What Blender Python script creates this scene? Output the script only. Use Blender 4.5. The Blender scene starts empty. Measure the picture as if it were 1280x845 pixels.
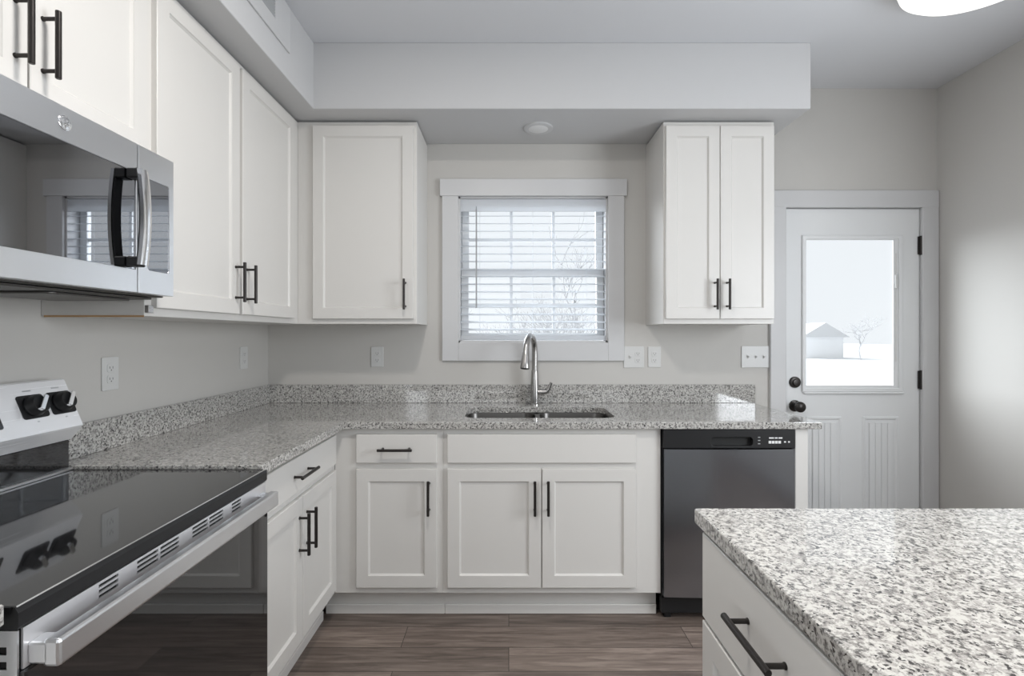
import bpy, bmesh, math, random
from mathutils import Vector, Matrix

random.seed(7)
scene = bpy.context.scene
COL = scene.collection

# ------------------------------------------------------------------ camera
EYE = 1.306
cam_d = bpy.data.cameras.new('camera')
cam = bpy.data.objects.new('camera', cam_d); COL.objects.link(cam)
cam.location = (0, 0, EYE); cam.rotation_euler = (math.pi/2, 0, 0)
cam_d.sensor_width = 36; cam_d.lens = 620/1280*36
cam_d.shift_x = 4/1280; cam_d.shift_y = -4/1280
cam_d.clip_start = 0.02
scene.camera = cam

# ------------------------------------------------------------------ world, exposure
scene.view_settings.view_transform = 'Standard'
scene.view_settings.look = 'None'
scene.view_settings.gamma = 1
scene.view_settings.exposure = -0.10
scene.view_settings.use_curve_mapping = False
world = bpy.data.worlds.new('overcast'); scene.world = world
world.use_nodes = True
bg = world.node_tree.nodes['Background']
bg.inputs[0].default_value = (0.93, 0.96, 1.0, 1); bg.inputs[1].default_value = 1.14

# ------------------------------------------------------------------ lamps
def area(name, loc, rot, sx, sy, power, color=(1, 1, 1), shape='RECTANGLE', spread=math.pi):
    l = bpy.data.lights.new(name, 'AREA'); l.shape = shape; l.size = sx; l.size_y = sy
    l.energy = power; l.color = color; l.spread = spread
    o = bpy.data.objects.new(name, l); COL.objects.link(o)
    o.location = loc; o.rotation_euler = rot
    return o
R90 = math.pi/2
# added daylight fill from the unseen room behind the camera
area('rear_fill_light', (-0.5, -2.95, 1.6), (R90, 0, math.radians(-8)), 1.5, 1.8, 9, (0.93, 0.965, 1.0))
area('rear_fill_light', (1.5, -2.95, 1.6), (R90, 0, math.radians(4)), 1.2, 1.8, 7, (0.93, 0.965, 1.0))
# daylight fill outside the frame: right for an inferred window, left added
area('side_fill_light', (2.46, 0.6, 1.5), (R90, 0, R90), 1.4, 1.2, 62, (0.90, 0.95, 1.0))
area('side_fill_light', (-1.34, -1.6, 1.35), (R90, 0, -R90), 1.6, 1.6, 26, (0.91, 0.955, 1.0))
# ceiling lamp of the room outside the frame, then an added island lamp
area('ceiling_lamp', (-0.15, 1.0, 2.71), (0, 0, 0), 0.24, 0.24, 20, (1.0, 0.955, 0.90), 'DISK')
area('island_fill_light', (0.95, 0.45, 2.71), (0, 0, 0), 0.16, 0.16, 8, (1.0, 0.955, 0.90), 'DISK', math.radians(95))  # added narrow lamp, brightens the island top
# low hazy winter sun behind the house, softened by thin cloud
sun_d = bpy.data.lights.new('hazy_sun', 'SUN'); sun_d.energy = 16.0; sun_d.angle = math.radians(70); sun_d.color = (0.90, 0.945, 1.0)
sun = bpy.data.objects.new('hazy_sun', sun_d); COL.objects.link(sun)
sun.rotation_euler = Vector((1.0, -0.9, -0.40)).to_track_quat('-Z', 'Y').to_euler()

# ------------------------------------------------------------------ materials
def new_mat(name):
    m = bpy.data.materials.new(name); m.use_nodes = True
    nt = m.node_tree
    return m, nt, nt.nodes['Principled BSDF']
def lin(c):
    return tuple(((v/255)/12.92 if v/255 <= 0.04045 else ((v/255+0.055)/1.055)**2.4) for v in c)+(1,)
def plain(name, rgb, rough=0.5, metal=0.0, spec=0.5, bump=0.0, bscale=300, coat=0.0):
    m, nt, b = new_mat(name)
    b.inputs['Base Color'].default_value = tuple(rgb)+(1,) if len(rgb) == 3 else rgb
    b.inputs['Roughness'].default_value = rough
    b.inputs['Metallic'].default_value = metal
    b.inputs['Specular IOR Level'].default_value = spec
    b.inputs['Coat Weight'].default_value = coat
    tc = nt.nodes.new('ShaderNodeTexCoord'); n = nt.nodes.new('ShaderNodeTexNoise')
    n.inputs['Scale'].default_value = bscale
    nt.links.new(tc.outputs['Object'], n.inputs['Vector'])
    if bump > 0:
        bp = nt.nodes.new('ShaderNodeBump'); bp.inputs['Strength'].default_value = bump
        bp.inputs['Distance'].default_value = 0.001
        nt.links.new(n.outputs['Fac'], bp.inputs['Height']); nt.links.new(bp.outputs['Normal'], b.inputs['Normal'])
    else:
        mr = nt.nodes.new('ShaderNodeMapRange'); mr.inputs['To Min'].default_value = rough*0.93
        mr.inputs['To Max'].default_value = min(1, rough*1.07)
        nt.links.new(n.outputs['Fac'], mr.inputs['Value']); nt.links.new(mr.outputs['Result'], b.inputs['Roughness'])
    return m
M = {}
M['wall'] = plain('wall_paint', (0.56, 0.545, 0.52), 0.6, bump=0.12, bscale=220, spec=0.3)
M['ceiling'] = plain('ceiling_paint', (0.70, 0.71, 0.735), 0.85, bump=0.15, bscale=180, spec=0.2)
M['soffit'] = plain('soffit_paint', (0.58, 0.58, 0.585), 0.7, bump=0.12, bscale=200, spec=0.3)
M['trim'] = plain('white_trim_paint', (0.60, 0.60, 0.605), 0.4, bump=0.04, bscale=160)
M['door'] = plain('white_door_paint', (0.74, 0.75, 0.755), 0.4, bump=0.04, bscale=160)
M['cabinet'] = plain('white_cabinet_paint', (0.675, 0.66, 0.635), 0.38, bump=0.03, bscale=150)
M['cab_edge'] = plain('raw_maple_edge', (0.50, 0.30, 0.14), 0.6)
M['handle'] = plain('dark_bronze', (0.035, 0.031, 0.029), 0.32, 0.6)
M['black'] = plain('black_plastic', (0.012, 0.012, 0.013), 0.42, spec=0.35)
M['matte_black'] = plain('matte_black', (0.01, 0.01, 0.01), 0.7)
M['black_glass'] = plain('black_glass', (0.010, 0.010, 0.011), 0.03, spec=0.75, coat=0.5)
M['cook_glass'] = plain('cooktop_glass', (0.011, 0.011, 0.012), 0.055, spec=0.75, coat=0.6)
M['plate'] = plain('white_plastic', (0.64, 0.64, 0.63), 0.35)
M['slot'] = plain('outlet_slot', (0.08, 0.08, 0.08), 0.6)
M['chrome'] = plain('chrome', (0.80, 0.80, 0.81), 0.12, 1.0)
M['nickel'] = plain('brushed_nickel', (0.42, 0.41, 0.40), 0.24, 1.0)
M['grey'] = plain('grey_mark', (0.38, 0.39, 0.40), 0.5)
M['white_mark'] = plain('white_mark', (0.75, 0.75, 0.75), 0.5)
M['vinyl'] = plain('white_vinyl', (0.78, 0.79, 0.80), 0.35)
M['filter'] = plain('aluminium_filter', (0.12, 0.115, 0.11), 0.4, 0.9, bump=0.9, bscale=400)
M['bark'] = plain('haze_pale_bark', (0.50, 0.50, 0.51), 0.9)  # outdoor haze put into the colour by paling the bark
M['shed'] = plain('white_siding', (0.82, 0.825, 0.83), 0.8)
M['roof'] = plain('snowy_roof', (0.60, 0.605, 0.61), 0.9)
M['snow'] = plain('snow', (0.66, 0.67, 0.68), 0.9, bump=0.4, bscale=3)

def steel(name, base, rough, axis):
    m, nt, b = new_mat(name)
    tc = nt.nodes.new('ShaderNodeTexCoord'); mp = nt.nodes.new('ShaderNodeMapping')
    sc = [400, 400, 400]; sc[axis] = 4
    mp.inputs['Scale'].default_value = sc
    n = nt.nodes.new('ShaderNodeTexNoise'); n.inputs['Scale'].default_value = 1.0; n.inputs['Detail'].default_value = 3
    nt.links.new(tc.outputs['Object'], mp.inputs[0]); nt.links.new(mp.outputs[0], n.inputs['Vector'])
    mr = nt.nodes.new('ShaderNodeMapRange'); mr.inputs['To Min'].default_value = rough*0.85; mr.inputs['To Max'].default_value = rough*1.15
    nt.links.new(n.outputs['Fac'], mr.inputs['Value']); nt.links.new(mr.outputs[0], b.inputs['Roughness'])
    bp = nt.nodes.new('ShaderNodeBump'); bp.inputs['Strength'].default_value = 0.012; bp.inputs['Distance'].default_value = 0.0005
    nt.links.new(n.outputs['Fac'], bp.inputs['Height']); nt.links.new(bp.outputs[0], b.inputs['Normal'])
    b.inputs['Base Color'].default_value = tuple(base)+(1,)
    b.inputs['Metallic'].default_value = 1.0
    return m
M['steel_y'] = steel('brushed_steel_along', (0.82, 0.83, 0.85), 0.30, 1)
M['steel_z'] = steel('brushed_steel_upright', (0.34, 0.36, 0.40), 0.18, 2)
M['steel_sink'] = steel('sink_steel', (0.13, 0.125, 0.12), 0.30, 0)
M['mirror_glass'] = plain('tinted_mirror_glass', (0.34, 0.345, 0.36), 0.015, 1.0)
M['console'] = steel('console_steel', (0.92, 0.92, 0.935), 0.26, 1)
M['console'].node_tree.nodes['Principled BSDF'].inputs['Metallic'].default_value = 0.35
M['vent'] = steel('vent_steel', (0.80, 0.80, 0.82), 0.30, 1)
M['vent'].node_tree.nodes['Principled BSDF'].inputs['Metallic'].default_value = 0.75

def granite():
    m, nt, b = new_mat('speckled_granite')
    N, L = nt.nodes.new, nt.links.new
    tc = N('ShaderNodeTexCoord')
    nz = N('ShaderNodeTexNoise'); nz.inputs['Scale'].default_value = 90; nz.inputs['Detail'].default_value = 2
    L(tc.outputs['Object'], nz.inputs['Vector'])
    mx = N('ShaderNodeMix'); mx.data_type = 'VECTOR'; mx.inputs[0].default_value = 0.012
    L(tc.outputs['Object'], mx.inputs[4]); L(nz.outputs['Color'], mx.inputs[5])
    def vor(scale):
        v = N('ShaderNodeTexVoronoi'); v.inputs['Scale'].default_value = scale
        L(mx.outputs[1], v.inputs['Vector'])
        s = N('ShaderNodeSeparateColor'); L(v.outputs['Color'], s.inputs[0])
        return s
    def ramp(stops, src, interp='CONSTANT'):
        r = N('ShaderNodeValToRGB'); r.color_ramp.interpolation = interp
        e = r.color_ramp.elements
        while len(e) < len(stops): e.new(0.5)
        for el, (p, c) in zip(e, stops): el.position = p; el.color = tuple(c)+(1,)
        L(src, r.inputs[0]); return r
    n1 = N('ShaderNodeTexNoise'); n1.inputs['Scale'].default_value = 112; n1.inputs['Detail'].default_value = 4; n1.inputs['Roughness'].default_value = 0.72
    L(tc.outputs['Object'], n1.inputs['Vector'])
    base = ramp([(0.33, (0.06, 0.058, 0.057)), (0.40, (0.16, 0.155, 0.15)), (0.47, (0.36, 0.35, 0.335)), (0.54, (0.55, 0.54, 0.512))], n1.outputs['Fac'], 'LINEAR')
    a = vor(150)
    gr = ramp([(0, (1, 1, 1)), (0.24, (0, 0, 0))], a.outputs[0])
    g2 = N('ShaderNodeMath'); g2.operation = 'MULTIPLY'; g2.inputs[1].default_value = 0.5; L(gr.outputs[0], g2.inputs[0])
    m1 = N('ShaderNodeMix'); m1.data_type = 'RGBA'
    L(g2.outputs[0], m1.inputs[0]); L(base.outputs[0], m1.inputs[6]); m1.inputs[7].default_value = (0.27, 0.255, 0.245, 1)
    c = vor(230)
    spots = ramp([(0, (0, 0, 0)), (0.93, (1, 1, 1))], c.outputs[1])
    m2 = N('ShaderNodeMix'); m2.data_type = 'RGBA'
    L(spots.outputs[0], m2.inputs[0]); L(m1.outputs[2], m2.inputs[6]); m2.inputs[7].default_value = (0.05, 0.048, 0.048, 1)
    L(m2.outputs[2], b.inputs['Base Color'])
    b.inputs['Roughness'].default_value = 0.08
    b.inputs['Specular IOR Level'].default_value = 0.75
    b.inputs['Coat Weight'].default_value = 0.5; b.inputs['Coat Roughness'].default_value = 0.05
    return m
M['granite'] = granite()

def floor_mat():
    m, nt, b = new_mat('grey_wood_planks')
    N, L = nt.nodes.new, nt.links.new
    tc = N('ShaderNodeTexCoord')
    br = N('ShaderNodeTexBrick'); br.offset = 0.37; br.inputs['Scale'].default_value = 1
    br.inputs['Brick Width'].default_value = 1.22; br.inputs['Row Height'].default_value = 0.148
    br.inputs['Mortar Size'].default_value = 0.0016; br.inputs['Mortar Smooth'].default_value = 0.3
    br.inputs['Color1'].default_value = (0.0, 0.0, 0.0, 1); br.inputs['Color2'].default_value = (1, 1, 1, 1)
    br.inputs['Mortar'].default_value = (0.5, 0.5, 0.5, 1)
    L(tc.outputs['Object'], br.inputs['Vector'])
    mp = N('ShaderNodeMapping'); mp.inputs['Scale'].default_value = (2.2, 26, 1)
    ad = N('ShaderNodeVectorMath'); ad.operation = 'MULTIPLY_ADD'
    ad.inputs[1].default_value = (7, 3, 5)
    L(br.outputs['Color'], ad.inputs[0]); L(tc.outputs['Object'], ad.inputs[2])
    L(ad.outputs[0], mp.inputs[0])
    nz = N('ShaderNodeTexNoise'); nz.inputs['Scale'].default_value = 1.6; nz.inputs['Detail'].default_value = 7; nz.inputs['Roughness'].default_value = 0.62
    nz.inputs['Distortion'].default_value = 0.6
    L(mp.outputs[0], nz.inputs['Vector'])
    r = N('ShaderNodeValToRGB'); e = r.color_ramp.elements
    e[0].position = 0.28; e[0].color = (0.085, 0.064, 0.053, 1)
    e[1].position = 0.74; e[1].color = (0.30, 0.245, 0.21, 1)
    k = e.new(0.5); k.color = (0.175, 0.138, 0.117, 1)
    L(nz.outputs['Fac'], r.inputs[0])
    hs = N('ShaderNodeHueSaturation'); L(r.outputs[0], hs.inputs['Color'])
    mr = N('ShaderNodeMapRange'); mr.inputs['To Min'].default_value = 0.8; mr.inputs['To Max'].default_value = 1.25
    L(br.outputs['Color'], mr.inputs['Value']); L(mr.outputs[0], hs.inputs['Value'])
    mx = N('ShaderNodeMix'); mx.data_type = 'RGBA'
    L(br.outputs['Fac'], mx.inputs[0]); L(hs.outputs[0], mx.inputs[6]); mx.inputs[7].default_value = (0.04, 0.033, 0.03, 1)
    L(mx.outputs[2], b.inputs['Base Color'])
    b.inputs['Roughness'].default_value = 0.42
    bp = N('ShaderNodeBump'); bp.inputs['Strength'].default_value = 0.15; bp.inputs['Distance'].default_value = 0.002
    L(nz.outputs['Fac'], bp.inputs['Height']); L(bp.outputs[0], b.inputs['Normal'])
    return m
M['floor'] = floor_mat()

def glass_mat():
    m = bpy.data.materials.new('window_glass'); m.use_nodes = True
    nt = m.node_tree; nt.nodes.clear()
    N, L = nt.nodes.new, nt.links.new
    out = N('ShaderNodeOutputMaterial'); mix = N('ShaderNodeMixShader'); t = N('ShaderNodeBsdfTransparent'); g = N('ShaderNodeBsdfGlossy')
    t.inputs[0].default_value = (0.96, 0.97, 0.97, 1); g.inputs['Roughness'].default_value = 0.02
    f = N('ShaderNodeLayerWeight'); f.inputs['Blend'].default_value = 0.5
    p = N('ShaderNodeMath'); p.operation = 'POWER'; p.inputs[1].default_value = 4.0
    q = N('ShaderNodeMath'); q.operation = 'MULTIPLY_ADD'; q.inputs[1].default_value = 0.6; q.inputs[2].default_value = 0.04
    L(f.outputs['Facing'], p.inputs[0]); L(p.outputs[0], q.inputs[0]); L(q.outputs[0], mix.inputs[0]); L(t.outputs[0], mix.inputs[1]); L(g.outputs[0], mix.inputs[2]); L(mix.outputs[0], out.inputs[0])
    return m
M['glass'] = glass_mat()
def slat_mat():
    m, nt, b = new_mat('white_blind_slat')
    b.inputs['Base Color'].default_value = (0.84, 0.85, 0.86, 1); b.inputs['Roughness'].default_value = 0.45
    tr = nt.nodes.new('ShaderNodeBsdfTranslucent'); tr.inputs[0].default_value = (0.85, 0.88, 0.92, 1)
    mx = nt.nodes.new('ShaderNodeMixShader'); mx.inputs[0].default_value = 0.5
    nt.links.new(b.outputs[0], mx.inputs[1]); nt.links.new(tr.outputs[0], mx.inputs[2])
    nt.links.new(mx.outputs[0], nt.nodes['Material Output'].inputs[0])
    return m
M['slat'] = slat_mat()
def emit_mat(name, col, s):
    m, nt, b = new_mat(name)
    b.inputs['Base Color'].default_value = (0.9, 0.9, 0.9, 1)
    b.inputs['Emission Color'].default_value = tuple(col)+(1,); b.inputs['Emission Strength'].default_value = s
    return m
M['lamp'] = emit_mat('lit_lamp_lens', (1.0, 0.965, 0.92), 1.3)
M['lens_off'] = plain('frosted_lens', (0.80, 0.80, 0.80), 0.3)

# ------------------------------------------------------------------ helpers
def tag(o, label=None, cat=None, group=None, kind=None):
    if label: o['label'] = label
    if cat: o['category'] = cat
    if group: o['group'] = group
    if kind: o['kind'] = kind
    return o
def thing(name, label, cat, loc, group=None):
    o = bpy.data.objects.new(name, None); COL.objects.link(o)
    o.empty_display_size = 0.05; o.location = loc
    return tag(o, label, cat, group)
def worldloc(o):
    v = Vector((0, 0, 0))
    while o: v = v+Vector(o.location); o = o.parent
    return v

# frames: map (u across, v up, w outward) to the room
def F_back(y): return lambda u, v, w: Vector((u, y-w, v))       # faces the camera
def F_left(x): return lambda u, v, w: Vector((x+w, u, v))       # on the left side, faces right
def F_isl(x): return lambda u, v, w: Vector((x-w, u, v))        # faces left
def F_top(z): return lambda u, v, w: Vector((u, v, z+w))        # lies flat, faces up
ID = lambda u, v, w: Vector((u, v, w))

class MB:
    def __init__(s): s.bm = bmesh.new()
    def box(s, x0, x1, y0, y1, z0, z1, bev=0.0, F=ID, seg=1):
        bm = bmesh.new()
        vs = [bm.verts.new((x, y, z)) for x in (x0, x1) for y in (y0, y1) for z in (z0, z1)]
        for f in ((0, 1, 3, 2), (4, 6, 7, 5), (0, 4, 5, 1), (2, 3, 7, 6), (0, 2, 6, 4), (1, 5, 7, 3)):
            bm.faces.new([vs[i] for i in f])
        if bev > 0:
            bmesh.ops.bevel(bm, geom=bm.edges[:], offset=bev, segments=seg, affect='EDGES', profile=0.5)
        return s.add(bm, F)
    def add(s, bm, F=ID):
        mp = {}
        for v in bm.verts: mp[v] = s.bm.verts.new(F(*v.co))
        for f in bm.faces:
            try: s.bm.faces.new([mp[v] for v in f.verts])
            except ValueError: pass
        bm.free(); return s
    def shaker(s, u0, u1, v0, v1, F, t=0.019, stile=0.055, depth=0.009, flat=False):
        c = 0.0018
        rings = [[(u0, v0, 0), (u1, v0, 0), (u1, v1, 0), (u0, v1, 0)]]
        def ring(d, w): return [(u0+d, v0+d, w), (u1-d, v0+d, w), (u1-d, v1-d, w), (u0+d, v1-d, w)]
        rings += [ring(0, t-c), ring(c, t)]
        if not flat:
            rings += [ring(stile, t), ring(stile+0.0015, t-0.003), ring(stile+0.007, t-depth)]
        V = [[s.bm.verts.new(F(*p)) for p in r] for r in rings]
        s.bm.faces.new(V[0])
        for a, b in zip(V, V[1:]):
            for i in range(4): s.bm.faces.new((a[i], a[(i+1) % 4], b[(i+1) % 4], b[i]))
        s.bm.faces.new(V[-1]); return s
    def tube(s, pts, rad, seg=12, cap=True, flat=None):
        pts = [Vector(p) for p in pts]
        if not hasattr(rad, '__len__'): rad = [rad]*len(pts)
        n = len(pts); tang = []
        for i in range(n):
            a = pts[max(0, i-1)]; b = pts[min(n-1, i+1)]; tang.append((b-a).normalized())
        up = Vector((0, 0, 1)) if abs(tang[0].z) < 0.9 else Vector((1, 0, 0))
        x = tang[0].cross(up).normalized(); rings = []
        for i in range(n):
            x = (x-tang[i]*x.dot(tang[i])).normalized(); y = tang[i].cross(x)
            rings.append([s.bm.verts.new(pts[i]+(x*math.cos(q)+y*math.sin(q))*rad[i]) for q in [2*math.pi*k/seg for k in range(seg)]])
        for a, b in zip(rings, rings[1:]):
            for i in range(seg): s.bm.faces.new((a[i], a[(i+1) % seg], b[(i+1) % seg], b[i]))
        if cap: s.bm.faces.new(rings[0]); s.bm.faces.new(rings[-1])
        return s
    def lathe(s, prof, F, seg=32):
        """prof: (r, w); revolve about F's w axis through (0,0)."""
        rings = []
        for r, w in prof:
            if r < 1e-6: rings.append([s.bm.verts.new(F(0, 0, w))])
            else: rings.append([s.bm.verts.new(F(r*math.cos(2*math.pi*k/seg), r*math.sin(2*math.pi*k/seg), w)) for k in range(seg)])
        for a, b in zip(rings, rings[1:]):
            for i in range(seg):
                j = (i+1) % seg
                if len(a) == 1 and len(b) == 1: continue
                if len(a) == 1: s.bm.faces.new((a[0], b[i], b[j]))
                elif len(b) == 1: s.bm.faces.new((a[i], a[j], b[0]))
                else: s.bm.faces.new((a[i], a[j], b[j], b[i]))
        if len(rings[0]) > 1: s.bm.faces.new(rings[0])
        if len(rings[-1]) > 1: s.bm.faces.new(rings[-1])
        return s
    def prism(s, prof, a0, a1, F):
        """prof: polygon of (p, q); swept from a0 to a1; F(p, q, a)."""
        A = [s.bm.verts.new(F(p, q, a0)) for p, q in prof]; B = [s.bm.verts.new(F(p, q, a1)) for p, q in prof]
        n = len(prof)
        for i in range(n): s.bm.faces.new((A[i], A[(i+1) % n], B[(i+1) % n], B[i]))
        s.bm.faces.new(A); s.bm.faces.new(B); return s
    def plate(s, outline, holes, t, F, bev=0.0):
        """flat plate with holes from w=0 to w=t."""
        cu = bpy.data.curves.new('outline', 'CURVE'); cu.dimensions = '2D'; cu.fill_mode = 'BOTH'
        cu.extrude = t/2-bev; cu.bevel_depth = bev; cu.bevel_resolution = 1; cu.offset = -bev
        for poly in [outline]+holes:
            sp = cu.splines.new('POLY'); sp.points.add(len(poly)-1); sp.use_cyclic_u = True
            for p, (u, v) in zip(sp.points, poly): p.co = (u, v, 0, 1)
        ob = bpy.data.objects.new('outline', cu); COL.objects.link(ob)
        dg = bpy.context.evaluated_depsgraph_get(); dg.update()
        me = bpy.data.meshes.new_from_object(ob.evaluated_get(dg))
        bm = bmesh.new(); bm.from_mesh(me)
        bmesh.ops.remove_doubles(bm, verts=bm.verts[:], dist=1e-6)
        bpy.data.objects.remove(ob); bpy.data.curves.remove(cu); bpy.data.meshes.remove(me)
        return s.add(bm, lambda u, v, w: F(u, v, w+t/2))
    def build(s, name, mat, parent=None, smooth=None, origin=None):
        bm = s.bm
        bmesh.ops.recalc_face_normals(bm, faces=bm.faces[:])
        off = worldloc(parent) if parent else Vector(origin or (0, 0, 0))
        for v in bm.verts: v.co -= off
        me = bpy.data.meshes.new(name); bm.to_mesh(me); bm.free()
        me.materials.append(M[mat] if isinstance(mat, str) else mat)
        if smooth:
            for p in me.polygons: p.use_smooth = True
            try: me.set_sharp_from_angle(angle=math.radians(smooth))
            except Exception: pass
        o = bpy.data.objects.new(name, me); COL.objects.link(o)
        if parent: o.parent = parent
        else: o.location = off
        return o
def rrect(x0, x1, y0, y1, r, n=6):
    pts = []
    for cx, cy, a in ((x1-r, y0+r, -90), (x1-r, y1-r, 0), (x0+r, y1-r, 90), (x0+r, y0+r, 180)):
        for k in range(n+1):
            q = math.radians(a+90*k/n); pts.append((cx+r*math.cos(q), cy+r*math.sin(q)))
    return pts
def rect(x0, x1, y0, y1): return [(x0, y0), (x1, y0), (x1, y1), (x0, y1)]
def pull(F, u, v, parent, length=0.156, vertical=True, base=0.019, proj=0.036):
    mb = MB(); h = length/2; g = h-0.018
    d = (0, 1) if vertical else (1, 0)
    P = lambda k, w: F(u+d[0]*k, v+d[1]*k, w)
    mb.tube([P(-h, proj+base), P(-h+0.0012, proj+base), P(h-0.0012, proj+base), P(h, proj+base)], [0.0050, 0.0062, 0.0062, 0.0050], 14)
    for k in (-g, g): mb.tube([P(k, base), P(k, base+0.002), P(k, base+0.0021), P(k, proj+base)], [0.0058, 0.0058, 0.0046, 0.0046], 10)
    return mb.build('handle', 'handle', parent, 40)

# ------------------------------------------------------------------ key dimensions
YW = 2.884      # back wall
XL, XR = -1.40, 2.49
YR = -3.05       # rear wall behind the camera
ZC = 2.738      # ceiling
ZS = 2.414      # soffit underside
WX0, WX1, WZ0, WZ1 = -0.292, 0.574, 1.262, 2.108   # window opening
DX0, DX1, DZ1 = 1.600, 2.396, 2.046                # door opening

# ------------------------------------------------------------------ structure
def struct(name, mb, mat, label=None, cat=None, origin=None, smooth=None):
    return tag(mb.build(name, mat, None, smooth, origin), label, cat, None, 'structure')
struct('floor', MB().box(XL-0.1, XR+0.1, YR-0.1, YW+0.02, -0.1, 0), 'floor')
struct('ceiling', MB().box(XL-0.1, XR+0.1, YR-0.1, YW+0.1, ZC, ZC+0.1), 'ceiling')
struct('wall_left', MB().box(XL-0.12, XL, YR-0.1, YW, 0, ZC), 'wall')
struct('wall_right', MB().box(XR, XR+0.12, YR-0.1, YW, 0, ZC), 'wall')
mb = MB().plate(rect(XL-0.12, XR+0.12, 0, ZC), [rect(WX0, WX1, WZ0, WZ1), rect(DX0, DX1, 0.004, DZ1)], 0.14, F_back(YW+0.14))
struct('wall_back', mb, 'wall')
struct('wall_rear', MB().box(XL-0.12, XR+0.12, YR-0.12, YR, 0, ZC), 'wall')
# dropped soffit above the wall cabinets
SY, SX, SXE = 2.43, -0.957, 1.478
mb = MB().plate([(XL, YR), (SX, YR), (SX, SY), (SXE, SY), (SXE, YW), (XL, YW)], [], ZC-ZS, F_top(ZS), 0.004)
struct('soffit', mb, 'soffit')
struct('baseboard_right', MB().box(XR-0.014, XR, YR, YW-0.03, 0, 0.11, 0.003), 'trim')

# ------------------------------------------------------------------ window
win = thing('window_1', 'white framed double-hung window over the sink', 'window', (0.141, YW, WZ0)); win['kind'] = 'structure'
C = 0.022
mb = MB()
Fw = F_back(YW)
mb.box(-0.386, WX0, 1.155, WZ1+0.004, 0, C-0.003, 0.002, Fw)
mb.box(WX1, 0.668, 1.155, WZ1+0.004, 0, C-0.003, 0.002, Fw)
mb.box(WX0, WX1, 1.155, WZ0, 0, C-0.003, 0.002, Fw)
mb.box(-0.398, 0.682, WZ1, 2.206, 0, C+0.004, 0.002, Fw)
mb.build('casing', 'trim', win)
mb = MB()
y0, y1 = YW, YW+0.135
mb.box(WX0, WX0+0.010, y0, y1, WZ0, WZ1); mb.box(WX1-0.010, WX1, y0, y1, WZ0, WZ1)
mb.box(WX0, WX1, y0, y1, WZ0, WZ0+0.010); mb.box(WX0, WX1, y0, y1, WZ1-0.010, WZ1)
mb.build('jamb', 'trim', win)
def sash(name, z0, z1, y, grid):
    mb = MB(); f = 0.042
    a, b = WX0+0.012, WX1-0.012
    mb.plate(rect(a, b, z0, z1), [rect(a+f, b-f, z0+f, z1-f)], 0.03, F_back(y), 0.002)
    o = mb.build(name, 'vinyl', win)
    gl = MB().box(a+f-0.005, b-f+0.005, y-0.017, y-0.013, z0+f-0.005, z1-f+0.005).build('pane', 'glass', o)
    g = MB(); ia, ib, iz0, iz1 = a+f, b-f, z0+f, z1-f
    for k in (1, 2): g.box(ia+(ib-ia)*k/3-0.009, ia+(ib-ia)*k/3+0.009, y-0.021, y-0.009, iz0, iz1, 0.002)
    g.box(ia, ib, y-0.0215, y-0.0085, (iz0+iz1)/2-0.009, (iz0+iz1)/2+0.009, 0.002)
    g.build('grille', 'vinyl', o)
sash('upper_sash', 1.652, WZ1-0.012, YW+0.115, True)
sash('lower_sash', WZ0+0.012, 1.692, YW+0.083, True)

# ------------------------------------------------------------------ blind
bl = thing('window_blind', 'white horizontal slat blind lowered inside the window over the sink', 'blind', (0.141, YW+0.03, 2.09))
BX0, BX1, BY = WX0+0.0108, WX1-0.0108, YW+0.030
MB().box(BX0, BX1, BY-0.024, BY+0.02, 2.052, 2.094, 0.003).box(BX0-0.001, BX1+0.001, BY-0.030, BY-0.0245, 2.022, 2.094, 0.002).build('headrail', 'slat', bl)
mb = MB(); n = 16; tilt = math.radians(13)
for k in range(n):
    zc = 2.004-k*0.0443; cs, sn = math.cos(tilt), math.sin(tilt)
    def Fs(u, v, w, zc=zc): return Vector((u, BY+v*cs-w*sn, zc+v*sn+w*cs))
    prof = [(-0.0245, -0.0012), (-0.012, 0.0010), (0, 0.0018), (0.012, 0.0010), (0.0245, -0.0012)]
    poly = prof+[(p, q-0.0024) for p, q in reversed(prof)]
    mb.prism(poly, BX0, BX1, lambda p, q, a, Fs=Fs: Fs(a, p, q))
mb.build('slats', 'slat', bl, 50)
MB().box(BX0, BX1, BY-0.026, BY+0.024, 1.274, 1.302, 0.004).build('bottom_rail', 'slat', bl)
mb = MB()
for x in (-0.17, 0.141, 0.452):
    for dy in (-0.0268, 0.0262): mb.tube([(x, BY+dy, 2.052), (x, BY+dy, 1.30)], 0.0008, 5)
mb.build('ladder_cords', 'slat', bl)
mb = MB(); xw = -0.188
mb.tube([(xw, BY-0.034, 2.05), (xw, BY-0.036, 2.03), (xw, BY-0.036, 1.47), (xw, BY-0.036, 1.462)], [0.002, 0.0042, 0.0042, 0.0055], 8)
mb.tube([(xw, BY-0.025, 2.055), (xw, BY-0.034, 2.05)], 0.002, 6)
mb.build('tilt_wand', 'grey', bl, 40)

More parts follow.
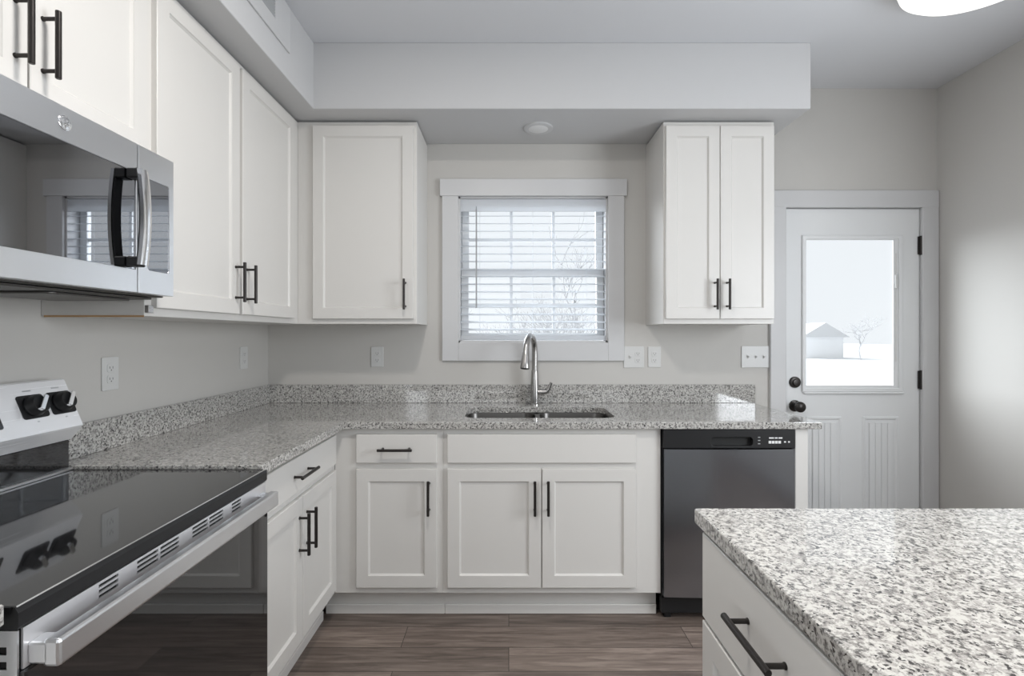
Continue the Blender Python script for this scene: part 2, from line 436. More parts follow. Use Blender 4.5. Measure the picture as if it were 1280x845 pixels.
# ------------------------------------------------------------------ entry door
dr = thing('door_1', 'white exterior door with a tall glass light, black knob and deadbolt', 'door', (1.998, YW, 0)); dr['kind'] = 'structure'
mb = MB()
mb.box(1.512, DX0+0.004, 0, 2.05, 0, 0.02, 0.003, Fw); mb.box(DX1-0.004, 2.486, 0, 2.05, 0, 0.02, 0.003, Fw)
mb.box(1.512, 2.486, 2.042, 2.142, 0, 0.021, 0.003, Fw)
mb.build('casing', 'trim', dr)
mb = MB()
mb.box(DX0, DX0+0.004, YW, YW+0.13, 0.004, DZ1); mb.box(DX1-0.004, DX1, YW, YW+0.13, 0.004, DZ1); mb.box(DX0, DX1, YW, YW+0.13, DZ1-0.004, DZ1)
mb.box(DX0+0.004, DX0+0.02, YW+0.052, YW+0.07, 0.004, DZ1-0.004); mb.box(DX1-0.02, DX1-0.004, YW+0.052, YW+0.07, 0.004, DZ1-0.004)
mb.box(DX0+0.004, DX1-0.004, YW+0.0525, YW+0.0695, DZ1-0.02, DZ1-0.004)
mb.build('jamb', 'trim', dr)
GX0, GX1, GZ0, GZ1 = 1.728, 2.236, 1.012, 1.856
LX0, LX1, LZ0, LZ1 = 1.704, 2.286, 0.975, 1.884
Fd = F_back(YW+0.048)     # slab, 4.4 cm thick, face 4 mm behind the wall line
mb = MB().plate(rect(DX0+0.007, DX1-0.007, 0.01, DZ1-0.007), [rect(LX0+0.012, LX1-0.012, LZ0+0.012, LZ1-0.012)], 0.044, Fd, 0.001)
slab = mb.build('slab', 'door', dr)
Ff = F_back(YW+0.004)
for a, b in ((1.727, 1.938), (2.056, 2.270)):            # raised lower panels
    mb = MB(); z0, z1 = 0.20, 0.832
    rings = [(0, 0), (0.006, 0.006), (0.014, 0.006), (0.022, 0.001), (0.034, 0.001), (0.048, 0.005)]
    V = []
    for d, w in rings: V.append([mb.bm.verts.new(Ff(u, v, w)) for u, v in rect(a+d, b-d, z0+d, z1-d)])
    for p, q in zip(V, V[1:]):
        for i in range(4): mb.bm.faces.new((p[i], p[(i+1) % 4], q[(i+1) % 4], q[i]))
    mb.bm.faces.new(V[-1]); mb.bm.faces.new(V[0])
    k0, k1 = a+0.036, b-0.036
    for k in range(4):
        w4 = (k1-k0)/4; mb.box(k0+k*w4+0.0022, k0+(k+1)*w4-0.0022, z0+0.036, z1-0.036, 0.0045, 0.0085, 0.0015, Ff)
    mb.build('panel', 'door', slab)
mb = MB().plate(rect(LX0, LX1, LZ0, LZ1), [rect(LX0+0.022, LX1-0.022, LZ0+0.022, LZ1-0.022)], 0.012, Ff, 0.004)
mb.plate(rect(LX0+0.0215, LX1-0.0215, LZ0+0.0215, LZ1-0.0215), [rect(GX0, GX1, GZ0, GZ1)], 0.004, Ff, 0.001)
mb.box(1.712, 2.292, LZ0-0.012, LZ0, 0, 0.016, 0.003, Ff)
lite = mb.build('light_frame', 'door', slab)
MB().box(GX0-0.008, GX1+0.008, YW+0.006, YW+0.012, GZ0-0.008, GZ1+0.008).build('pane', 'glass', lite)
MB().box(2.246, 2.254, 1.15, 1.78, 0.004, 0.006, 0.001, Ff).box(2.242, 2.258, 1.575, 1.655, 0.0045, 0.013, 0.003, Ff).build('blind_slider', 'plate', lite)
def knob(name, x, z, prof):
    F0 = F_back(YW+0.004)
    return MB().lathe(prof, lambda u, v, w: F0(x+u, z+v, w), 28).build(name, 'handle', slab, 40)
knob('deadbolt', 1.664, 1.03, [(0, -0.002), (0.033, -0.002), (0.033, 0.006), (0.030, 0.012), (0.020, 0.014), (0.018, 0.022), (0.0, 0.024)])
knob('knob', 1.664, 0.893, [(0, -0.002), (0.034, -0.002), (0.033, 0.008), (0.016, 0.012), (0.013, 0.03), (0.024, 0.038), (0.031, 0.05), (0.030, 0.062), (0.022, 0.07), (0.0, 0.072)])
for z in (1.825, 1.045, 0.245):
    mb = MB().tube([(DX1-0.004, YW-0.006, z-0.055), (DX1-0.004, YW-0.006, z+0.055)], 0.0075, 12)
    mb.box(DX1-0.018, DX1+0.012, YW-0.0045, YW+0.001, z-0.052, z+0.052)
    mb.build('hinge', 'handle', dr, 40)
MB().box(DX0, DX1, YW-0.005, YW+0.13, 0.0005, 0.010, 0.002).build('threshold', 'nickel', dr)

# ------------------------------------------------------------------ cabinets
TK = 0.125      # toe kick height
ZB = 0.880      # top of base cabinets
YB = 2.269      # face frame of the base cabinets on the back wall
XB = -0.797     # face frame of the base cabinets on the left wall
Z_DRW = (0.724, 0.854); Z_DOOR = (0.157, 0.696)
FB = F_back(YB); FL = F_left(XB)
def door(parent, F, u0, u1, v0, v1, hu=None, hv=None, label=None):
    d = MB().shaker(u0, u1, v0, v1, F).build('door', 'cabinet', parent)
    if hu is not None: pull(F, hu, hv, d)
    return d
def drawer(parent, F, u0, u1, v0, v1, hu=None, name='drawer', hv=None):
    d = MB().shaker(u0, u1, v0, v1, F, flat=True).build(name, 'cabinet', parent)
    if hu is not None: pull(F, hu, hv or (v0+v1)/2, d, vertical=False)
    return d
# base cabinet with one drawer, back wall (with its corner filler)
b = thing('base_cabinet', 'white base cabinet with one drawer over one door, beside the corner', 'cabinet', (-0.51, 2.57, 0))
MB().box(XB, -0.300, YB, YW-0.003, TK, ZB, 0.0015).build('body', 'cabinet', b)
MB().box(XB-0.06, -0.300, YB+0.06, YB+0.08, 0, TK).box(XB-0.06, -0.300, YB+0.05, YB+0.06, 0, 0.045, 0.003).build('toe_kick', 'cabinet', b)
drawer(b, FB, -0.693, -0.327, *Z_DRW, -0.511)
door(b, FB, -0.693, -0.327, *Z_DOOR, -0.361, 0.573)
# sink base
b = thing('sink_cabinet', 'white sink base cabinet with two doors under a plain false front', 'cabinet', (0.2, 2.57, 0))
mb = MB()
mb.box(-0.2995, 0.694, YB, YB+0.019, TK, ZB, 0.001)
mb.box(-0.2995, -0.281, YB+0.0195, YW-0.003, TK, ZB); mb.box(0.676, 0.694, YB+0.0195, YW-0.003, TK, ZB); mb.box(-0.281, 0.676, YB+0.0195, YW-0.003, TK, TK+0.018)
mb.build('body', 'cabinet', b)
MB().box(-0.2995, 0.690, YB+0.06, YB+0.08, 0, TK).box(-0.2995, 0.690, YB+0.05, YB+0.06, 0, 0.045, 0.003).build('toe_kick', 'cabinet', b)
drawer(b, FB, -0.279, 0.577, *Z_DRW, None, 'false_front')
door(b, FB, -0.279, 0.1465, *Z_DOOR, 0.117, 0.573)
door(b, FB, 0.1515, 0.577, *Z_DOOR, 0.177, 0.573)
# end panel right of the dishwasher
ep = MB().box(1.303, 1.362, YB-0.012, YW, 0, ZB, 0.002)
tag(ep.build('end_panel', 'cabinet', None, None, (1.33, 2.57, 0)), 'white upright end panel at the right side of the dishwasher', 'cabinet panel')
# left base cabinet
b = thing('base_cabinet', 'white base cabinet with a wide drawer and two doors, next to the range', 'cabinet', (-1.1, 1.88, 0))
MB().box(XL+0.003, XB, 1.500, YB-0.0005, TK, ZB, 0.0015).build('body', 'cabinet', b)
MB().box(XB-0.08, XB-0.06, 1.500, YB, 0, TK).box(XB-0.06, XB-0.05, 1.500, YB, 0, 0.045, 0.003).build('toe_kick', 'cabinet', b)
drawer(b, FL, 1.515, 2.238, *Z_DRW, 1.86)
door(b, FL, 1.515, 1.874, *Z_DOOR, 1.842, 0.565)
door(b, FL, 1.878, 2.238, *Z_DOOR, 1.910, 0.565)
# cabinet on the near side of the range
b = thing('base_cabinet', 'white base cabinet at the left picture edge, before the range', 'cabinet', (-1.1, 0.4, 0))
MB().box(XL+0.003, XB, 0.05, 0.722, TK, ZB, 0.0015).build('body', 'cabinet', b)
MB().box(XB-0.08, XB-0.06, 0.05, 0.722, 0, TK).build('toe_kick', 'cabinet', b)
drawer(b, FL, 0.07, 0.700, *Z_DRW, 0.385)
door(b, FL, 0.07, 0.383, *Z_DOOR, 0.35, 0.573); door(b, FL, 0.387, 0.700, *Z_DOOR, 0.42, 0.573)

# wall cabinets
ZU0, ZU1 = 1.362, 2.404
ZUD = (1.388, 2.378)
YU = YW-0.325; XU = XL+0.31
FU = F_back(YU); FUL = F_left(XU)
def upper(label, loc, box, Fd_, doors):
    t = thing('wall_cabinet', label, 'cabinet', loc)
    MB().box(*box, 0.0015).build('body', 'cabinet', t)
    for args in doors: door(t, Fd_, *args)
    return t
t = upper('tall white two-door wall cabinet on the left wall, right of the microwave', (-1.24, 2.0, ZU0),
      (XL, XU, 1.484, YW, ZU0, ZU1), FUL, [(1.511, 1.976, *ZUD, 1.945, 1.512), (1.997, 2.487, *ZUD, 2.030, 1.512)])
MB().box(XL+0.01, XU-0.001, 1.4825, 1.484, ZU0-0.003, ZU0+0.0025).build('raw_edge', 'cab_edge', t)
MB().box(XU, XU+0.012, 1.4845, 1.506, 1.372, 1.395, 0.001).build('hinge_clip', 'nickel', t)
upper('white two-door wall cabinet above the microwave', (-1.24, 1.11, 1.83),
      (XL, XU, 0.735, 1.4815, 1.828, ZU1), FUL, [(0.748, 1.105, 1.838, ZUD[1], 1.076, 1.972), (1.110, 1.474, 1.838, ZUD[1], 1.140, 1.972)])
upper('white single-door wall cabinet left of the window', (-0.77, 2.72, ZU0),
      (XU+0.0005, -0.474, YU, YW, ZU0, ZU1), FU, [(-1.006, -0.490, *ZUD, -0.530, 1.512)])
upper('white two-door wall cabinet right of the window', (1.08, 2.72, ZU0),
      (0.797, 1.368, YU, YW, ZU0, ZU1), FU, [(0.806, 1.0805, *ZUD, 1.055, 1.512), (1.0845, 1.360, *ZUD, 1.117, 1.512)])

# ------------------------------------------------------------------ counters
ZT = 0.912
CX = -0.745; CY = 2.236; CXE = 1.412
SKX0, SKX1, SKY0, SKY1 = -0.215, 0.515, 2.352, 2.712
ct = thing('countertop', 'L-shaped speckled granite countertop along the left and back walls', 'countertop', (-0.2, 2.55, ZB))
mb = MB().plate([(XL, 1.4965), (CX, 1.4965), (CX, CY), (CXE, CY), (CXE, YW), (XL, YW)], [rrect(SKX0, SKX1, SKY0, SKY1, 0.07, 8)], ZT-ZB, F_top(ZB), 0.003)
mb.build('slab', 'granite', ct)
MB().box(XL, XL+0.02, 1.4965, YW-0.02, ZT, 1.018, 0.002).build('backsplash', 'granite', ct)
MB().box(XL, CXE+0.012, YW-0.02, YW, ZT, 1.018, 0.002).build('backsplash', 'granite', ct)
mb = MB().box(XL, -0.738, 0.03, 0.7275, ZB, ZT, 0.003)
tag(mb.build('countertop', 'granite', None, None, (-1.07, 0.4, ZB)), 'short granite countertop at the left picture edge, before the range', 'countertop')

# ------------------------------------------------------------------ sink
sk = thing('sink', 'undermount stainless double-bowl sink set in the granite below the window', 'sink', (0.15, 2.53, 0.70))
def bowl(x0, x1, y0, y1):
    mb = MB(); prof = [(-0.012, 0.879), (0.0, 0.879), (0.003, 0.870), (0.006, 0.74), (0.018, 0.712), (0.045, 0.702)]
    V = []
    for d, z in prof:
        V.append([mb.bm.verts.new((x, y, z)) for x, y in rrect(x0+d, x1-d, y0+d, y1-d, max(0.02, 0.065-d*0.4), 6)])
    for a, b_ in zip(V, V[1:]):
        for i in range(len(a)): mb.bm.faces.new((a[i], a[(i+1) % len(a)], b_[(i+1) % len(a)], b_[i]))
    mb.bm.faces.new(V[-1])
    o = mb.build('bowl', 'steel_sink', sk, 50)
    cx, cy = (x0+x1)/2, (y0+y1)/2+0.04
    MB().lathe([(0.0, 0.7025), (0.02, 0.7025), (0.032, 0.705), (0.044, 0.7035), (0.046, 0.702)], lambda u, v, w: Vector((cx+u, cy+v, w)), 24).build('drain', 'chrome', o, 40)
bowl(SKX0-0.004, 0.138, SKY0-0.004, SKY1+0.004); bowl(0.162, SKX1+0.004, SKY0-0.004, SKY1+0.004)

# ------------------------------------------------------------------ faucet
fx, fy = 0.146, 2.795
fa = thing('faucet', 'brushed nickel gooseneck faucet with pull-down spray head behind the sink', 'faucet', (fx, fy, ZT))
Ft = lambda u, v, w: Vector((fx+u, fy+v, w))
MB().lathe([(0, ZT), (0.028, ZT), (0.028, ZT+0.006), (0.0235, ZT+0.010), (0.0235, ZT+0.10), (0.0215, ZT+0.14), (0.0190, ZT+0.19), (0.0175, ZT+0.195), (0, ZT+0.195)], Ft, 28).build('body', 'nickel', fa, 40)
tipx, tipy = fx-0.062, fy-0.19
dirv = Vector((tipx-fx, tipy-fy, 0)); reach = dirv.length; dirv.normalize()
pts = [Vector((fx, fy, ZT+0.165)), Vector((fx, fy, ZT+0.23))]
rc = reach*0.44; zc = ZT+0.30
for k in range(0, 15):
    q = math.pi*k/14*0.93
    pts.append(Vector((fx, fy, zc))+dirv*(rc-rc*math.cos(q))+Vector((0, 0, rc*math.sin(q))))
MB().tube(pts, 0.0160, 16).build('spout', 'nickel', fa, 60)
e = pts[-1]; d = (pts[-1]-pts[-2]).normalized()
tip = Vector((tipx, tipy, 1.128))
d = (tip-e)
sh = MB().tube([e-d*0.03, e+d*0.05, e+d*0.10, e+d*0.35, e+d*0.7, e+d*0.95, tip], [0.0168, 0.0168, 0.0185, 0.0200, 0.0230, 0.0255, 0.0245], 20).build('spray_head', 'nickel', fa, 50)
MB().tube([tip-d*0.02, tip+d*0.015], 0.0205, 20).build('spray_face', 'black', sh, 50)
lv = MB().tube([(fx+0.018, fy-0.004, ZT+0.072), (fx+0.052, fy-0.006, ZT+0.072)], 0.0175, 18)
lv.tube([(fx+0.050, fy-0.006, ZT+0.072), (fx+0.066, fy-0.007, ZT+0.074), (fx+0.078, fy-0.010, ZT+0.088), (fx+0.092, fy-0.016, ZT+0.126)], [0.015, 0.0135, 0.0095, 0.0080], 14)
lv.build('lever', 'nickel', fa, 60)

# ------------------------------------------------------------------ dishwasher
dw = thing('dishwasher', 'stainless steel dishwasher with black control strip under the counter', 'dishwasher', (0.998, 2.55, 0))
DA, DB_ = 0.700, 1.297
YD = YB-0.024
MB().box(DA, DB_, YD+0.03, YW-0.03, 0.10, 0.872).build('tub', 'matte_black', dw)
mb = MB(); N_ = 14
prof = []
for k in range(N_+1):
    q = k/N_; prof.append((DA+0.003+(DB_-DA-0.006)*q, 0.007*math.sin(math.pi*q)**0.7))
poly = [(p, w) for p, w in prof]+[(DB_-0.003, -0.028), (DA+0.003, -0.028)]
mb.prism(poly, 0.118, 0.788, lambda p, w, a: Vector((p, YD-w, a)))
mb.build('door_panel', 'steel_z', dw, 30)
mb = MB().plate(rect(DA, DB_, 0.792, 0.876), [rrect(0.915, 1.105, 0.802, 0.842, 0.016)], 0.03, F_back(YD+0.03), 0.002)
cp = mb.build('control_panel', 'black', dw)
MB().box(0.905, 1.115, YD+0.022, YD+0.0295, 0.795, 0.85).build('handle_pocket', 'matte_black', cp)
mb = MB(); Fp = F_back(YD)
for x, w in ((1.178, 0.022), (1.204, 0.013), (1.221, 0.017)): mb.box(x, x+w, 0.836, 0.842, 0, 0.0006, 0, Fp)
for k in range(4): mb.box(1.176+k*0.0145, 1.188+k*0.0145, 0.814, 0.826, 0, 0.0008, 0, Fp)
for k in range(2): mb.box(1.246+k*0.018, 1.254+k*0.018, 0.818, 0.8245, 0, 0.0008, 0, Fp)
mb.build('button_marks', 'white_mark', cp)
mb = MB()
for z in (0.811, 0.826, 0.840):
    mb.box(1.128, 1.138, z, z+0.004, 0, 0.0006, 0, Fp)
mb.build('indicator_marks', 'grey', cp)
MB().box(DA, DB_, YD+0.03, YD+0.06, 0.03, 0.11, 0.002).box(DA+0.02, DA+0.05, YD+0.05, YD+0.08, 0, 0.032).box(DB_-0.05, DB_-0.02, YD+0.05, YD+0.08, 0, 0.032).build('kick_plate', 'black', dw)

# ------------------------------------------------------------------ range
rg = thing('range', 'freestanding electric range with black glass cooktop and steel back console', 'stove', (-1.05, 1.113, 0))
RY0, RY1 = 0.735, 1.4915
XF = -0.727       # front plane of the cooktop
ZK = 0.901
MB().box(XL+0.005, XF-0.045, RY0+0.002, RY1-0.002, 0.03, 0.868).box(XL+0.05, XL+0.1, RY0+0.03, RY0+0.08, 0, 0.031).box(XL+0.05, XL+0.1, RY1-0.08, RY1-0.03, 0, 0.031).box(XF-0.12, XF-0.08, RY0+0.03, RY0+0.08, 0, 0.031).box(XF-0.12, XF-0.08, RY1-0.08, RY1-0.03, 0, 0.031).build('body', 'matte_black', rg)
mb = MB().box(-1.318, XF-0.006, RY0+0.004, RY1-0.004, 0.890, ZK, 0.002)
cook = mb.build('cooktop', 'cook_glass', rg)
mb = MB()        # frame of the cooktop
mb.prism([(XF-0.012, 0.868), (XF-0.002, 0.868), (XF, 0.872), (XF, 0.893), (XF-0.0055, 0.9025), (XF-0.0075, 0.9015), (XF-0.012, 0.889)], RY0, RY1, lambda p, q, a: Vector((p, a, q)))
mb.box(XL+0.06, XF-0.012, RY0, RY0+0.0035, 0.868, 0.9015); mb.box(XL+0.06, XF-0.012, RY1-0.0035, RY1, 0.868, 0.9015)
mb.box(XL+0.06, XF-0.012, RY0+0.0035, RY1-0.0035, 0.8685, 0.8895)
mb.build('cooktop_frame', 'black', rg)
MB().tube([(XF-0.004, RY0+0.001, 0.9018), (XF-0.004, RY1-0.001, 0.9018)], 0.0016, 8).build('front_trim', 'chrome', cook)
MB().box(-1.322, -1.306, RY0+0.002, RY1-0.002, 0.9005, 0.908, 0.002).build('rear_trim', 'steel_y', cook)
# backguard
MB().box(XL+0.003, -1.320, RY0+0.002, RY1-0.002, 0.868, 0.992, 0.002).build('backguard', 'black_glass', rg)
pb, pt = Vector((-1.281, 0, 1.036)), Vector((-1.338, 0, 1.172))
mb = MB().prism([(XL+0.003, 0.9925), (-1.318, 0.9925), (-1.285, 1.030), (pb.x, pb.z), (pt.x, pt.z), (pt.x-0.008, pt.z+0.003), (XL+0.003, 1.168)], RY0-0.001, RY1+0.001, lambda p, q, a: Vector((p, a, q)))
con = mb.build('console', 'console', rg)
ax = (pt-pb).normalized(); nr = Vector((ax.z, 0, -ax.x))
def FC(u, v, w): return pb+ax*v+nr*w+Vector((0, u, 0))
for u in (0.815, 0.905, 1.366, 1.452):
    v = 0.078
    bz = MB().plate(rrect(u-0.038, u+0.038, v-0.034, v+0.034, 0.008, 4), [], 0.0025, FC, 0.0008).build('knob_plate', 'black', con)
    Fk = lambda p, q, w: FC(u+p, v+q, w)
    k_ = MB().lathe([(0, 0.002), (0.030, 0.002), (0.030, 0.008), (0.027, 0.011), (0.025, 0.026), (0.023, 0.028), (0, 0.028)], Fk, 28).build('knob', 'black', con, 40)
    MB().plate(rrect(-0.006, 0.006, -0.024, 0.024, 0.003, 3), [], 0.010, lambda p, q, w: Fk(p*0.8+q*0.6, q*0.8-p*0.6, w+0.0275), 0.001).build('grip', 'chrome', k_)
    MB().box(u-0.012, u+0.012, v+0.0445, v+0.0485, 0, 0.0004, 0, FC).build('dial_mark', 'grey', con)
    MB().box(u-0.003, u+0.003, v-0.046, v-0.042, 0, 0.0004, 0, FC).build('dial_mark', 'grey', con)
MB().plate(rrect(0.99, 1.27, 0.03, 0.125, 0.006, 4), [], 0.002, FC, 0.0006).build('display', 'black_glass', con)
# oven front
od = MB().box(XF-0.044, XF+0.004, RY0+0.008, RY1-0.003, 0.252, 0.803, 0.003).build('oven_door', 'black_glass', rg)
# stainless vent strip behind the handle with slots
slots = []
for a, c_ in ((0.882, 0.926), (0.973, 1.031), (1.038, 1.096), (1.143, 1.201), (1.208, 1.266), (1.306, 1.350)):
    for z in (0.8365, 0.846, 0.8555): slots.append(rect(a, c_, z, z+0.0056))
mb = MB().plate(rect(RY0+0.010, RY1-0.004, 0.804, 0.866), slots, 0.004, F_left(XF-0.006))
vs = mb.build('vent_strip', 'vent', rg)
MB().box(XF-0.014, XF-0.0075, RY0+0.012, RY1-0.006, 0.806, 0.864).build('vent_backing', 'matte_black', vs)
mb = MB().plate(rect(XF-0.044, XF-0.006, 0.60, 0.864), [rect(XF-0.036, XF-0.022, 0.862-0.022*k-0.012, 0.862-0.022*k) for k in range(1, 11)], 0.003, lambda u, v, w: Vector((u, RY0+0.0075-w, v)))
es = mb.build('door_side', 'steel_y', rg)
MB().box(XF-0.042, XF-0.010, RY0+0.0085, RY0+0.012, 0.61, 0.863).build('side_backing', 'matte_black', es)
mb = MB().box(XF+0.020, XF+0.046, RY0+0.016, RY1-0.022, 0.802, 0.844, 0.005, ID, 2)
for a, b_ in ((RY0+0.016, RY0+0.046), (RY1-0.052, RY1-0.022)):
    mb.box(XF-0.003, XF+0.030, a, b_, 0.806, 0.840, 0.004, ID, 2)
mb.build('handle', 'steel_y', rg)
MB().box(XF-0.044, XF, RY0+0.004, RY1-0.003, 0.045, 0.246, 0.003).build('storage_drawer', 'black', rg)

# ------------------------------------------------------------------ microwave
XM = -1.0
mw = thing('microwave', 'over-the-range stainless steel microwave with dark glass door', 'microwave', (-1.2, 1.11, 1.42))
MY0, MY1 = 0.737, 1.4795
mb = MB().box(XL+0.002, XM-0.03, MY0, MY1, 1.416, 1.823, 0.002)
body = mb.build('body', 'filter', mw)
bt = MB().box(XL+0.03, XM-0.05, MY0+0.02, MY1-0.02, 1.409, 1.4155, 0.002)
bt = bt.build('bottom_plate', 'filter', body)
for a, b_ in ((MY0+0.06, 1.06), (1.16, MY1-0.06)): MB().plate(rrect(XL+0.10, XM-0.075, a, b_, 0.02, 4), [], 0.006, lambda u, v, w: Vector((u, v, 1.4088-w)), 0.002).build('grease_filter', 'filter', body)
FM = F_left(XM-0.0295)
YS = 1.337
zb, zt = 1.420, 1.820
mb = MB().plate(rect(MY0, YS-0.0018, zb, zt), [rect(MY0+0.035, YS-0.006, 1.481, 1.742)], 0.0295, FM, 0.0008)
md = mb.build('door', 'steel_y', mw)
MB().box(XM-0.028, XM-0.0025, MY0+0.0345, YS-0.0055, 1.4805, 1.7425, 0.001).build('door_glass', 'mirror_glass', md)
mb = MB().plate(rect(YS+0.0018, MY1, zb, zt), [rrect(YS+0.036, MY1-0.018, 1.485, 1.740, 0.01, 4)], 0.0295, FM, 0.0008)
mc = mb.build('control_panel', 'steel_y', mw)
MB().box(XM-0.028, XM-0.002, YS+0.030, MY1-0.014, 1.480, 1.745, 0.001).build('control_glass', 'mirror_glass', mc)
# bowed handle
mb = MB(); n = 18; prev = None; V = []
for k in range(n+1):
    q = k/n; z = 1.490+(1.742-1.490)*q
    w = 0.031+0.009*(1-(2*q-1)**2); hw = 0.0145
    V.append([mb.bm.verts.new((XM+w+dx, 1.312+dy, z)) for dx, dy in ((0.005, -hw), (0.009, 0), (0.005, hw), (-0.004, hw), (-0.006, 0), (-0.004, -hw))])
for a, b_ in zip(V, V[1:]):
    for i in range(6): mb.bm.faces.new((a[i], a[(i+1) % 6], b_[(i+1) % 6], b_[i]))
mb.bm.faces.new(V[0]); mb.bm.faces.new(V[-1])
mh = mb.build('handle', 'chrome', md, 60)
mb = MB(); V = []
for k in range(n+1):
    q = k/n; z = 1.488+(1.744-1.488)*q; w = 0.031+0.009*(1-(2*q-1)**2)
    V.append([mb.bm.verts.new((XM+w+dx, 1.312+dy, z)) for dx, dy in ((-0.0055, -0.0135), (-0.0055, 0.0135), (-0.010, 0.012), (-0.010, -0.012))])
for a, b_ in zip(V, V[1:]):
    for i in range(4): mb.bm.faces.new((a[i], a[(i+1) % 4], b_[(i+1) % 4], b_[i]))
mb.bm.faces.new(V[0]); mb.bm.faces.new(V[-1])
mb.build('handle_back', 'black', mh, 40)
for a, b_ in ((1.486, 1.512), (1.718, 1.744)): MB().box(XM-0.0025, XM+0.030, 1.297, 1.327, a, b_, 0.003).build('handle_mount', 'black', mh)
# round badge
FBd = lambda u, v, w: Vector((XM+w, 1.117+u, 1.783+v))
bd = MB().lathe([(0, -0.001), (0.0165, -0.001), (0.0165, 0.0015), (0.0155, 0.0022), (0, 0.0022)], FBd, 32).build('badge', 'chrome', md, 40)
mb = MB()
ring = [FBd(0.0135*math.cos(2*math.pi*k/28), 0.0135*math.sin(2*math.pi*k/28), 0.0023) for k in range(29)]
mb.tube(ring, 0.0008, 6, False)
def swirl(cx, cy, r, a0, a1):
    mb.tube([FBd(cx+r*math.cos(math.radians(a0+(a1-a0)*k/12)), cy+r*math.sin(math.radians(a0+(a1-a0)*k/12)), 0.0023) for k in range(13)], 0.0008, 6)
swirl(-0.004, 0.0, 0.0052, 40, 330); swirl(0.0055, 0.0028, 0.003, -60, 210); swirl(0.0055, -0.003, 0.0033, 130, -150)
mb.build('monogram', 'grey', bd)

# ------------------------------------------------------------------ island
il = thing('kitchen_island', 'white island cabinet with drawer and door under the right-hand granite top', 'kitchen island', (0.9, 0.1, 0))
XI = 0.446
MB().box(XI, 1.36, -0.85, 1.10, TK, ZB, 0.002).build('body', 'cabinet', il)
MB().box(XI+0.06, 1.30, -0.80, 1.05, 0, TK).build('toe_kick', 'cabinet', il)
FI = F_isl(XI)
for y0 in (0.56, 0.02):
    drawer(il, FI, y0, y0+0.535, 0.686, 0.870, y0+0.265, 'drawer', 0.795)
    door(il, FI, y0, y0+0.535, 0.157, 0.677, y0+0.04, 0.55)
mb = MB().plate(rrect(0.421, 1.60, -0.95, 1.128, 0.006, 3), [], ZT-ZB, F_top(ZB), 0.003)
tag(mb.build('island_countertop', 'granite', None, None, (0.95, 0.1, ZB)), 'polished speckled granite slab on the island in the right foreground', 'countertop')

# ------------------------------------------------------------------ outlets and switches
def outlet(F, u, v, label, w=0.072, h=0.117, gangs=('outlet',), name='wall_outlet', cat='outlet'):
    t = thing(name, label, cat, F(u, v, 0))
    n = len(gangs); W = w+0.046*(n-1)
    MB().plate(rrect(u-W/2, u+W/2, v-h/2, v+h/2, 0.005, 3), [], 0.0055, F, 0.0018).build('cover_plate', 'plate', t)
    for i, g in enumerate(gangs):
        cu_ = u+(i-(n-1)/2)*0.046
        if g == 'outlet':
            for dv in (-0.0195, 0.0195):
                r = MB().plate(rrect(cu_-0.017, cu_+0.017, v+dv-0.0145, v+dv+0.0145, 0.008, 4), [], 0.002, lambda a, b_, c_: F(a, b_, c_+0.0055), 0.0006).build('receptacle', 'plate', t)
                mb = MB()
                mb.box(cu_-0.0075, cu_-0.0055, v+dv-0.002, v+dv+0.006, 0.0075, 0.0078, 0, F); mb.box(cu_+0.0055, cu_+0.0075, v+dv-0.002, v+dv+0.006, 0.0075, 0.0078, 0, F)
                mb.box(cu_-0.002, cu_+0.002, v+dv-0.009, v+dv-0.005, 0.0075, 0.0078, 0, F)
                mb.build('slots', 'slot', r)
        else:
            MB().box(cu_-0.005, cu_+0.005, v-0.012, v+0.012, 0.0055, 0.0068, 0.0004, F).prism([(v-0.008, 0.0065), (v+0.006, 0.0065), (v+0.009, 0.0155), (v+0.003, 0.017)], cu_-0.0035, cu_+0.0035, lambda p, q, a: F(a, p, q)).build('toggle', 'plate', t)
FLW = F_left(XL); FBW = F_back(YW)
outlet(FLW, 1.738, 1.170, 'white outlet plate on the left wall nearest the range')
outlet(FLW, 2.615, 1.185, 'white outlet plate on the left wall near the corner, in cabinet shade')
outlet(FBW, -0.764, 1.178, 'white outlet plate on the back wall under the single-door wall cabinet')
outlet(FBW, 0.726, 1.177, 'white two-gang plate just right of the window casing', 0.072, 0.125, ('switch', 'outlet'), 'switch_plate', 'switch')
outlet(FBW, 0.846, 1.177, 'white single outlet plate below the right wall cabinet', 0.074, 0.12)
outlet(FBW, 1.434, 1.178, 'white triple light switch plate beside the door casing', 0.074, 0.125, ('switch', 'switch', 'switch'), 'switch_plate', 'switch')

# ------------------------------------------------------------------ ceiling fixtures
cl = thing('ceiling_light', 'round white flush ceiling light glowing at the top right', 'ceiling light', (1.80, 1.86, ZC))
Fc = lambda u, v, w: Vector((1.80+u, 1.86+v, ZC-w))
MB().lathe([(0, 0), (0.276, 0), (0.282, 0.020), (0.276, 0.028), (0, 0.028)], Fc, 64).build('base', 'trim', cl, 40)
MB().lathe([(0.272, 0.026), (0.276, 0.036), (0.268, 0.062), (0.242, 0.082), (0.16, 0.094), (0, 0.098)], Fc, 64).build('lens', 'lamp', cl, 40)
rl = thing('recessed_light', 'small round white recessed light in the soffit above the window', 'ceiling light', (0.158, 2.655, ZS))
Fr = lambda u, v, w: Vector((0.158+u, 2.655+v, ZS-w))
MB().lathe([(0.055, 0), (0.078, 0), (0.078, 0.006), (0.068, 0.010), (0.055, 0.008)], Fr, 40).build('trim_ring', 'trim', rl, 40)
MB().lathe([(0.056, 0.001), (0.056, 0.007), (0.04, 0.011), (0, 0.013)], Fr, 40).build('lens', 'lens_off', rl, 40)
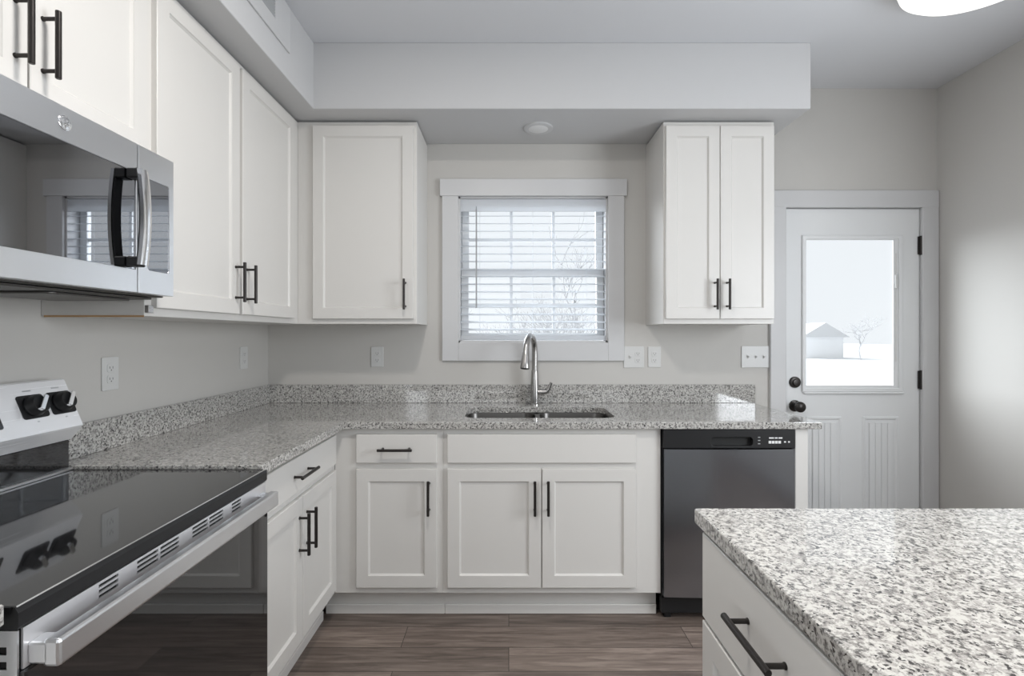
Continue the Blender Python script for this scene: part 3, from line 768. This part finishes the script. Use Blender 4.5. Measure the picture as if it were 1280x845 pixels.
vr = thing('air_vent', 'white supply vent with grey louvres on the left soffit face', 'vent', (SX, 1.85, 2.62))
FV = F_left(SX)
MB().plate(rect(1.50, 2.157, 2.528, 2.722), [rect(1.58, 2.02, 2.594, 2.690)], 0.008, FV, 0.003).build('vent_frame', 'trim', vr)
mb = MB().box(1.578, 2.022, 2.592, 2.692, 0.0003, 0.0012, 0, FV)
for k in range(8): mb.prism([(2.596+k*0.0122, 0.0012), (2.598+k*0.0122, 0.0012), (2.606+k*0.0122, 0.0062), (2.604+k*0.0122, 0.0062)], 1.58, 2.02, lambda p, q, a: FV(a, p, q))
mb.build('louvres', 'grey', vr)

# ------------------------------------------------------------------ outdoors
tag(MB().box(-40, 60, YW+0.3, 90, -0.5, -0.25).build('ground', 'snow', None), None, None, None, 'structure')
def bare(name, label, x, y, h, spread, depth, seed, stems, group=None):
    rnd = random.Random(seed); mb = MB()
    def grow(p, d, L, r, k):
        q = p+d*L; mid = p+d*L*0.5+Vector((rnd.uniform(-1, 1), rnd.uniform(-1, 1), rnd.uniform(-0.5, 0.5)))*L*0.08
        mb.tube([p, mid, q], [r, r*0.85, r*0.7], 4, False)
        if k == 0: return
        for _ in range(rnd.choice((2, 3, 3))):
            nd = (d+Vector((rnd.uniform(-1, 1), rnd.uniform(-1, 1), rnd.uniform(-0.35, 0.75)))*spread).normalized()
            st = p+d*L*rnd.uniform(0.55, 1.0)
            grow(st, nd, L*rnd.uniform(0.62, 0.85), r*0.62, k-1)
    for s_ in range(stems):
        d0 = Vector((rnd.uniform(-1, 1)*0.35*(stems > 1), rnd.uniform(-1, 1)*0.35*(stems > 1), 1)).normalized()
        grow(Vector((x, y, -0.26)), d0, h*0.34, h*0.016 if stems == 1 else h*0.011, depth)
    tag(mb.build(name, 'bark', None, None, (x, y, -0.25)), label, 'tree' if stems == 1 else 'shrub', group)
WG = 'leafless growth outside the window'
for i, (x, y, h, st) in enumerate([(-2.0, 12, 2.9, 6), (0.1, 9.5, 2.2, 7), (1.4, 13.0, 3.0, 7), (4.6, 12.5, 2.8, 7)]):
    bare('bare_shrub', 'leafless grey shrub seen through the blind slats outside', x, y, h, 0.85, 4, 11+i, st, WG)
bare('bare_tree', 'tall leafless tree behind the shrubs outside the blind window', 3.2, 24, 7.0, 0.7, 5, 31, 1)
bare('bare_tree', 'small leafless tree outside seen through the door glass', 22.0, 31, 3.2, 0.95, 5, 41, 1)
sd = thing('shed', 'small white shed outside seen through the door glass', 'shed', (20.4, 34, -0.25))
MB().box(19.4, 22.0, 32.6, 35.4, -0.25, 1.2).build('wall', 'shed', sd)
MB().prism([(19.1, 1.15), (22.3, 1.15), (20.7, 2.1)], 32.4, 35.6, lambda p, q, a: Vector((p, a, q))).build('roof', 'roof', sd)
